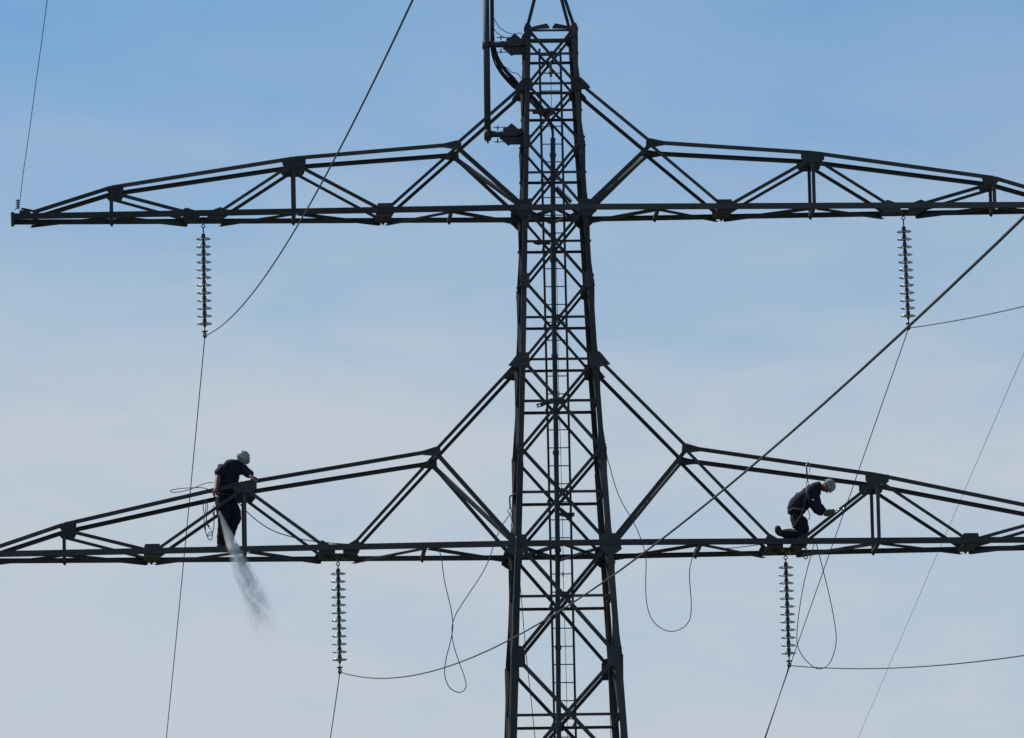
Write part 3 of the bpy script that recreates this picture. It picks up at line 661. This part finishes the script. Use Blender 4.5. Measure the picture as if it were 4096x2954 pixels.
body('trousers', [[('pel', 362, 760, vb, 150), ('top', 366, 640, vb, 110)],
                  ['pel', ('hl', 325, 850, vb-.03, 116), ('ml', 345, 990, vb-.07, 94), ('kl', 345, 1120, vb-.10, 78), ('sl', 322, 1290, vb-.04, 62), ('al', 306, 1420, vb, 56), ('bl', 304, 1485, vb, 46)],
                  ['pel', ('hr', 435, 860, vb+.03, 108), ('mr', 475, 985, vb+.02, 88), ('kr', 530, 1070, vb-.02, 66), ('sr', 440, 1220, vb+.03, 66), ('ar', 415, 1390, vb+.05, 56), ('br', 430, 1475, vb+.05, 44)]], P1c, k1, NAVY2, man, wrinkle=.026, seed=5)
for pts in ([(285, 1440, 0., 46), (290, 1478, 0, 42), (345, 1488, -.08, 36), (385, 1492, -.12, 26)], [(440, 1430, .05, 44), (445, 1472, .05, 40), (510, 1482, 0, 34), (552, 1484, -.03, 24)]):
    skin_mesh('boot', [P1c(x, y, vb+q) for x, y, q, r in pts], [(0, 1), (1, 2), (2, 3)], [r*k1*1.4 for *_, r in pts], BOOT, man)
hc = P1c(612, 225, vb-.06); hup = Vector((.20, -.80, .48)); hf = Vector((.65, -.30, -.75))
head(hc-hup.normalized()*.03, hup, hf, .088, man).build('head', SKIN, man, True)
helmet(P1c(618, 212, vb-.09), hup, hf, .112, man)
hd = Geo(); hp = hand(None, P1c(224, 668, vb-.45), P1c(198, 722, vb-.47), (.5, -.2, -.8), (.3, -1, 0)); hp.build('hand', SKIN, man, True)
hp = hand(None, P1c(735, 500, vb-.28), P1c(790, 524, -.62), (.3, -.5, -.8), (1, .1, .4)); hp.build('hand', SKIN, man, True)
g = Geo(); g.tube(smooth_path([P1c(262, 735, vb-.20), P1c(330, 742, vb-.21), P1c(430, 738, vb-.20), P1c(500, 725, vb-.12)], 6), .018, 8); g.build('harness_belt', BLACK, man, True)
# lanyard coil beside the worker
lan = tag(empty('lanyard', P1c(120, 830, -.62)), 'coiled lanyard with hooks dangling left of the standing worker', 'lanyard')
LA = lambda pts, r, mt, nm: line(nm, [P1c(x, y, vv) for x, y, vv in pts], r, mt, parent=lan)
LA([(55, 835, -.66), (45, 880, -.66), (48, 950, -.68), (60, 1020, -.68), (58, 1100, -.68), (62, 1190, -.68), (80, 1270, -.68), (100, 1330, -.68), (120, 1372, -.68), (150, 1392, -.68), (172, 1365, -.68), (176, 1310, -.68), (165, 1270, -.68), (130, 1290, -.68), (110, 1325, -.69), (140, 1332, -.69), (175, 1290, -.69), (195, 1230, -.68), (200, 1120, -.68), (206, 1040, -.66), (200, 960, -.5), (190, 900, -.45)], .008, ROPE, 'lanyard_rope')
LA([(60, 830, -.6), (72, 812, -.62), (85, 830, -.66), (84, 900, -.68), (80, 980, -.68), (92, 1060, -.68), (95, 1130, -.68), (105, 1180, -.68), (130, 1215, -.68), (160, 1245, -.68)], .007, ROPE, 'lanyard_rope')
LA([(95, 825, -.66), (108, 870, -.68), (108, 930, -.68), (96, 1000, -.68), (92, 1090, -.68), (75, 1160, -.68), (68, 1230, -.68)], .007, ROPE, 'lanyard_rope')
LA([(62, 1160, -.69), (70, 1200, -.69), (72, 1245, -.69)], .017, IRON, 'energy_absorber')
LA([(98, 1140, -.69), (112, 1175, -.69), (130, 1205, -.69)], .014, IRON, 'snap_hook')
LA([(188, 1000, -.6), (198, 1040, -.62), (205, 1070, -.62)], .014, IRON, 'snap_hook')

# --- worker kneeling on the right
P2c = crop(3060, 1830, 4.09); k2 = 1/924.
m2 = tag(empty('person', P2c(500, 1300, -.3)), 'worker kneeling on the lower crossarm, gripping a diagonal with green gloves', 'person')
vb = -.26
body('body', [[('pel', 505, 950, vb, 110), ('wai', 575, 800, vb, 100), ('che', 680, 660, vb, 125), ('uch', 780, 530, vb, 105), ('nk', 890, 470, vb, 55), ('hd', 965, 470, vb, 60)],
              ['uch', ('sl', 770, 570, vb-.16, 60), ('el', 800, 820, vb-.20, 40), ('wl', 955, 915, vb-.24, 28), ('pl', 1010, 930, vb-.27, 24)],
              ['uch', ('sr', 800, 580, vb+.15, 60), ('er', 840, 800, vb+.12, 40), ('wr', 980, 890, vb-.08, 28), ('pr', 1040, 900, vb-.16, 24)],
              ['pel', ('hl', 520, 985, vb-.10, 85), ('kl', 630, 1235, vb-.12, 58), ('al', 270, 1235, vb-.12, 36), ('fl', 195, 1165, vb-.12, 28)],
              ['pel', ('hr', 520, 985, vb+.10, 85), ('kr', 650, 1235, vb+.12, 58), ('ar', 290, 1230, vb+.12, 36), ('fr', 215, 1160, vb+.12, 28)]], P2c, k2, SKIN, m2)
body('jacket', [[('hem', 505, 955, vb, 122), ('pel', 500, 860, vb, 136), ('wai', 560, 765, vb, 148), ('che', 668, 650, vb, 160), ('uch', 785, 520, vb, 138), ('nk', 885, 458, vb, 92), ('col', 925, 455, vb, 74)],
                ['uch', ('sl', 770, 590, vb-.13, 100), ('ml', 800, 720, vb-.17, 84), ('el', 808, 825, vb-.19, 76), ('fl', 885, 880, vb-.21, 60), ('wl', 970, 926, vb-.24, 44)],
                ['uch', ('sr', 800, 600, vb+.13, 96), ('mr', 835, 720, vb+.14, 80), ('er', 850, 800, vb+.10, 66), ('wr', 995, 888, vb-.08, 42)]], P2c, k2, NAVY, m2, wrinkle=.032, seed=8)
body('trousers', [[('pel', 498, 955, vb, 156), ('top', 545, 820, vb, 125)],
                  ['pel', ('hl', 538, 1010, vb-.08, 132), ('ml', 585, 1120, vb-.10, 118), ('kl', 628, 1248, vb-.12, 84), ('cl', 470, 1262, vb-.12, 66), ('al', 250, 1250, vb-.12, 52)],
                  ['pel', ('hr', 548, 1010, vb+.08, 128), ('mr', 598, 1120, vb+.10, 112), ('kr', 652, 1245, vb+.12, 84), ('cr', 480, 1250, vb+.12, 64), ('ar', 260, 1240, vb+.12, 52)]], P2c, k2, NAVY2, m2, wrinkle=.026, seed=11)
for q in (-.12, .12):
    pts = [(320, 1248, 50), (245, 1243, 54), (212, 1205, 56), (208, 1150, 44), (214, 1115, 30)]
    skin_mesh('boot', [P2c(x, y, vb+q) for x, y, r in pts], [(i, i+1) for i in range(4)], [r*k2*1.25 for *_, r in pts], BOOT, m2)
hup = Vector((.93, -.22, .30)); hf = Vector((.30, -.10, -.95))
head(P2c(1000, 480, vb-.02), hup, hf, .092, m2).build('head', SKIN, m2, True)
helmet(P2c(1055, 462, vb-.03), hup, hf, .112, m2)
for wv, (x, y) in ((vb-.25, (975, 922)), (vb-.12, (1030, 890))):
    o = skin_mesh('glove', [P2c(x-20, y-4, wv), P2c(x+30, y+4, wv-.02), P2c(x+75, y, wv-.04)], [(0, 1), (1, 2)], [.046, .052, .044], GLOVE, m2, wrinkle=.012, seed=3)
    hd = hand(None, P2c(x+30, y, wv), P2c(x+85, y-8, wv-.05), (.2, -.4, -.8), (.5, -.3, .7)); hd.build('glove_fingers', GLOVE, m2, True)
g = Geo(); g.lathe(P2c(785, 700, -.63), (.2, -1, .3), [(.012, -.01), (.020, 0), (.018, .012), (.008, .016)], 12); g.build('harness_ring', SHINE, m2, True)
g = Geo(); g.tube(smooth_path([P2c(700, 470, vb-.2), P2c(675, 600, vb-.30), P2c(650, 760, vb-.32), P2c(600, 930, vb-.32), P2c(520, 1060, vb-.3), P2c(450, 1160, vb-.28)], 6), .012, 8); g.build('harness_strap', BLACK, m2, True)
g = Geo(); g.tube(smooth_path([P2c(385, 880, vb-.10), P2c(460, 840, vb-.205), P2c(560, 850, vb-.235), P2c(660, 860, vb-.18)], 6), .016, 8); g.build('harness_belt', GREYC, m2, True)
# wrench in the gloved hands
wr = tag(empty('wrench', P2c(1245, 858, -.72)), 'shiny wrench held against the diagonal by the kneeling worker', 'wrench')
g = Geo(); g.cyl(P2c(1120, 905, -.70), P2c(1300, 848, -.74), .011, 10); g.build('handle', SHINE, wr, True)
g = Geo(); g.cyl(P2c(1185, 868, -.74), P2c(1225, 856, -.74), .020, 10); g.cyl(P2c(1270, 853, -.74), P2c(1304, 846, -.74), .020, 6); g.build('jaw', SHINE, wr, True)
# sling and hooks above the kneeling worker
ch = tag(empty('hook_sling', P2c(705, 90, -.68)), 'carabiner sling hooked over the top chord above the kneeling worker', 'sling')
CH = lambda pts, r, mt, nm: line(nm, [P2c(x, y, vv) for x, y, vv in pts], r, mt, parent=ch)
CH([(685, 180, -.76), (676, 140, -.78), (685, 100, -.74), (705, 84, -.68), (722, 100, -.66), (730, 150, -.66), (730, 240, -.66), (715, 285, -.70), (700, 300, -.72)], .008, ZINC, 'hook_gate')
CH([(680, 170, -.78), (684, 230, -.78), (690, 300, -.76)], .014, IRON, 'hook_shank')
CH([(688, 300, -.76), (694, 350, -.74), (696, 400, -.72)], .010, IRON, 'swivel')
CH([(682, 400, -.7), (680, 440, -.7), (686, 478, -.68), (706, 470, -.68), (710, 420, -.7), (700, 395, -.7), (684, 400, -.7)], .006, IRON, 'chain_link')
CH([(712, 870, -.45), (722, 915, -.5), (735, 950, -.5), (728, 985, -.5), (718, 1025, -.5)], .008, ROPE, 'sling_tail')

# ------------------------------------------------------------------ spray falling from the left worker
A, B = at(876, 2046, -.63), at(1118, 2660, -1.10)
ax = (B-A); Ln = ax.length; q = ax.to_track_quat('Z', 'Y')
g = Geo(); R0, R1 = .025, .15
g.lathe((0, 0, 0), (0, 0, 1), [(R0*(1)+R1*t*Ln, t*Ln) for t in [i/12 for i in range(13)]], 24)
mt = bpy.data.materials.new('drifting_spray'); mt.use_nodes = True; t = mt.node_tree; t.nodes.clear()
o_ = N(t, 'ShaderNodeOutputMaterial'); pvn = N(t, 'ShaderNodeVolumePrincipled'); t.links.new(pvn.outputs[0], o_.inputs['Volume'])
pvn.inputs['Color'].default_value = (.955, .972, .995, 1); pvn.inputs['Anisotropy'].default_value = .35
tcn = N(t, 'ShaderNodeTexCoord'); sp_ = N(t, 'ShaderNodeSeparateXYZ'); t.links.new(tcn.outputs['Object'], sp_.inputs[0])
m_ = lambda op, a, b: M(op, a, b, t)
rr = m_('SQRT', m_('ADD', m_('MULTIPLY', sp_.outputs[0], sp_.outputs[0]), m_('MULTIPLY', sp_.outputs[1], sp_.outputs[1])), 0)
RR = m_('ADD', m_('MULTIPLY', sp_.outputs[2], R1), R0)
core = m_('MAXIMUM', m_('SUBTRACT', 1.0, m_('DIVIDE', rr, RR)), 0.)
mpn = N(t, 'ShaderNodeMapping', ins={'Scale': (5.5, 5.5, 3.0)}); t.links.new(tcn.outputs['Object'], mpn.inputs[0])
nz = N(t, 'ShaderNodeTexNoise', ins={'Scale': 1.0, 'Detail': 3.0, 'Roughness': .55, 'Distortion': 1.6}); t.links.new(mpn.outputs[0], nz.inputs['Vector'])
sh = N(t, 'ShaderNodeMapRange', ins={1: .43, 2: .60, 3: 0, 4: 1}); t.links.new(nz.outputs[0], sh.inputs[0])
z_ = m_('MAXIMUM', sp_.outputs[2], .02)
fall = m_('DIVIDE', 62.0, m_('ADD', m_('POWER', z_, 1.35), .45))
fade = N(t, 'ShaderNodeMapRange', interpolation_type='SMOOTHSTEP', ins={1: 2.75, 2: .6, 3: 0, 4: 1}); t.links.new(sp_.outputs[2], fade.inputs[0])
nearfull = N(t, 'ShaderNodeMapRange', ins={1: 0, 2: 1.3, 3: .35, 4: .04}); t.links.new(sp_.outputs[2], nearfull.inputs[0])
shp = m_('MAXIMUM', sh.outputs[0], nearfull.outputs[0])
den = m_('MULTIPLY', m_('MULTIPLY', m_('MULTIPLY', fall, fade.outputs[0]), shp), m_('POWER', core, 1.2))
t.links.new(den, pvn.inputs['Density'])
so_ = mesh_obj('spray', g.v, g.f, mt, None, True); so_.location = A; so_.rotation_mode = 'QUATERNION'; so_.rotation_quaternion = q
tag(so_, 'white translucent spray streaming down past the lower crossarm from the standing worker', 'spray', kind='stuff')
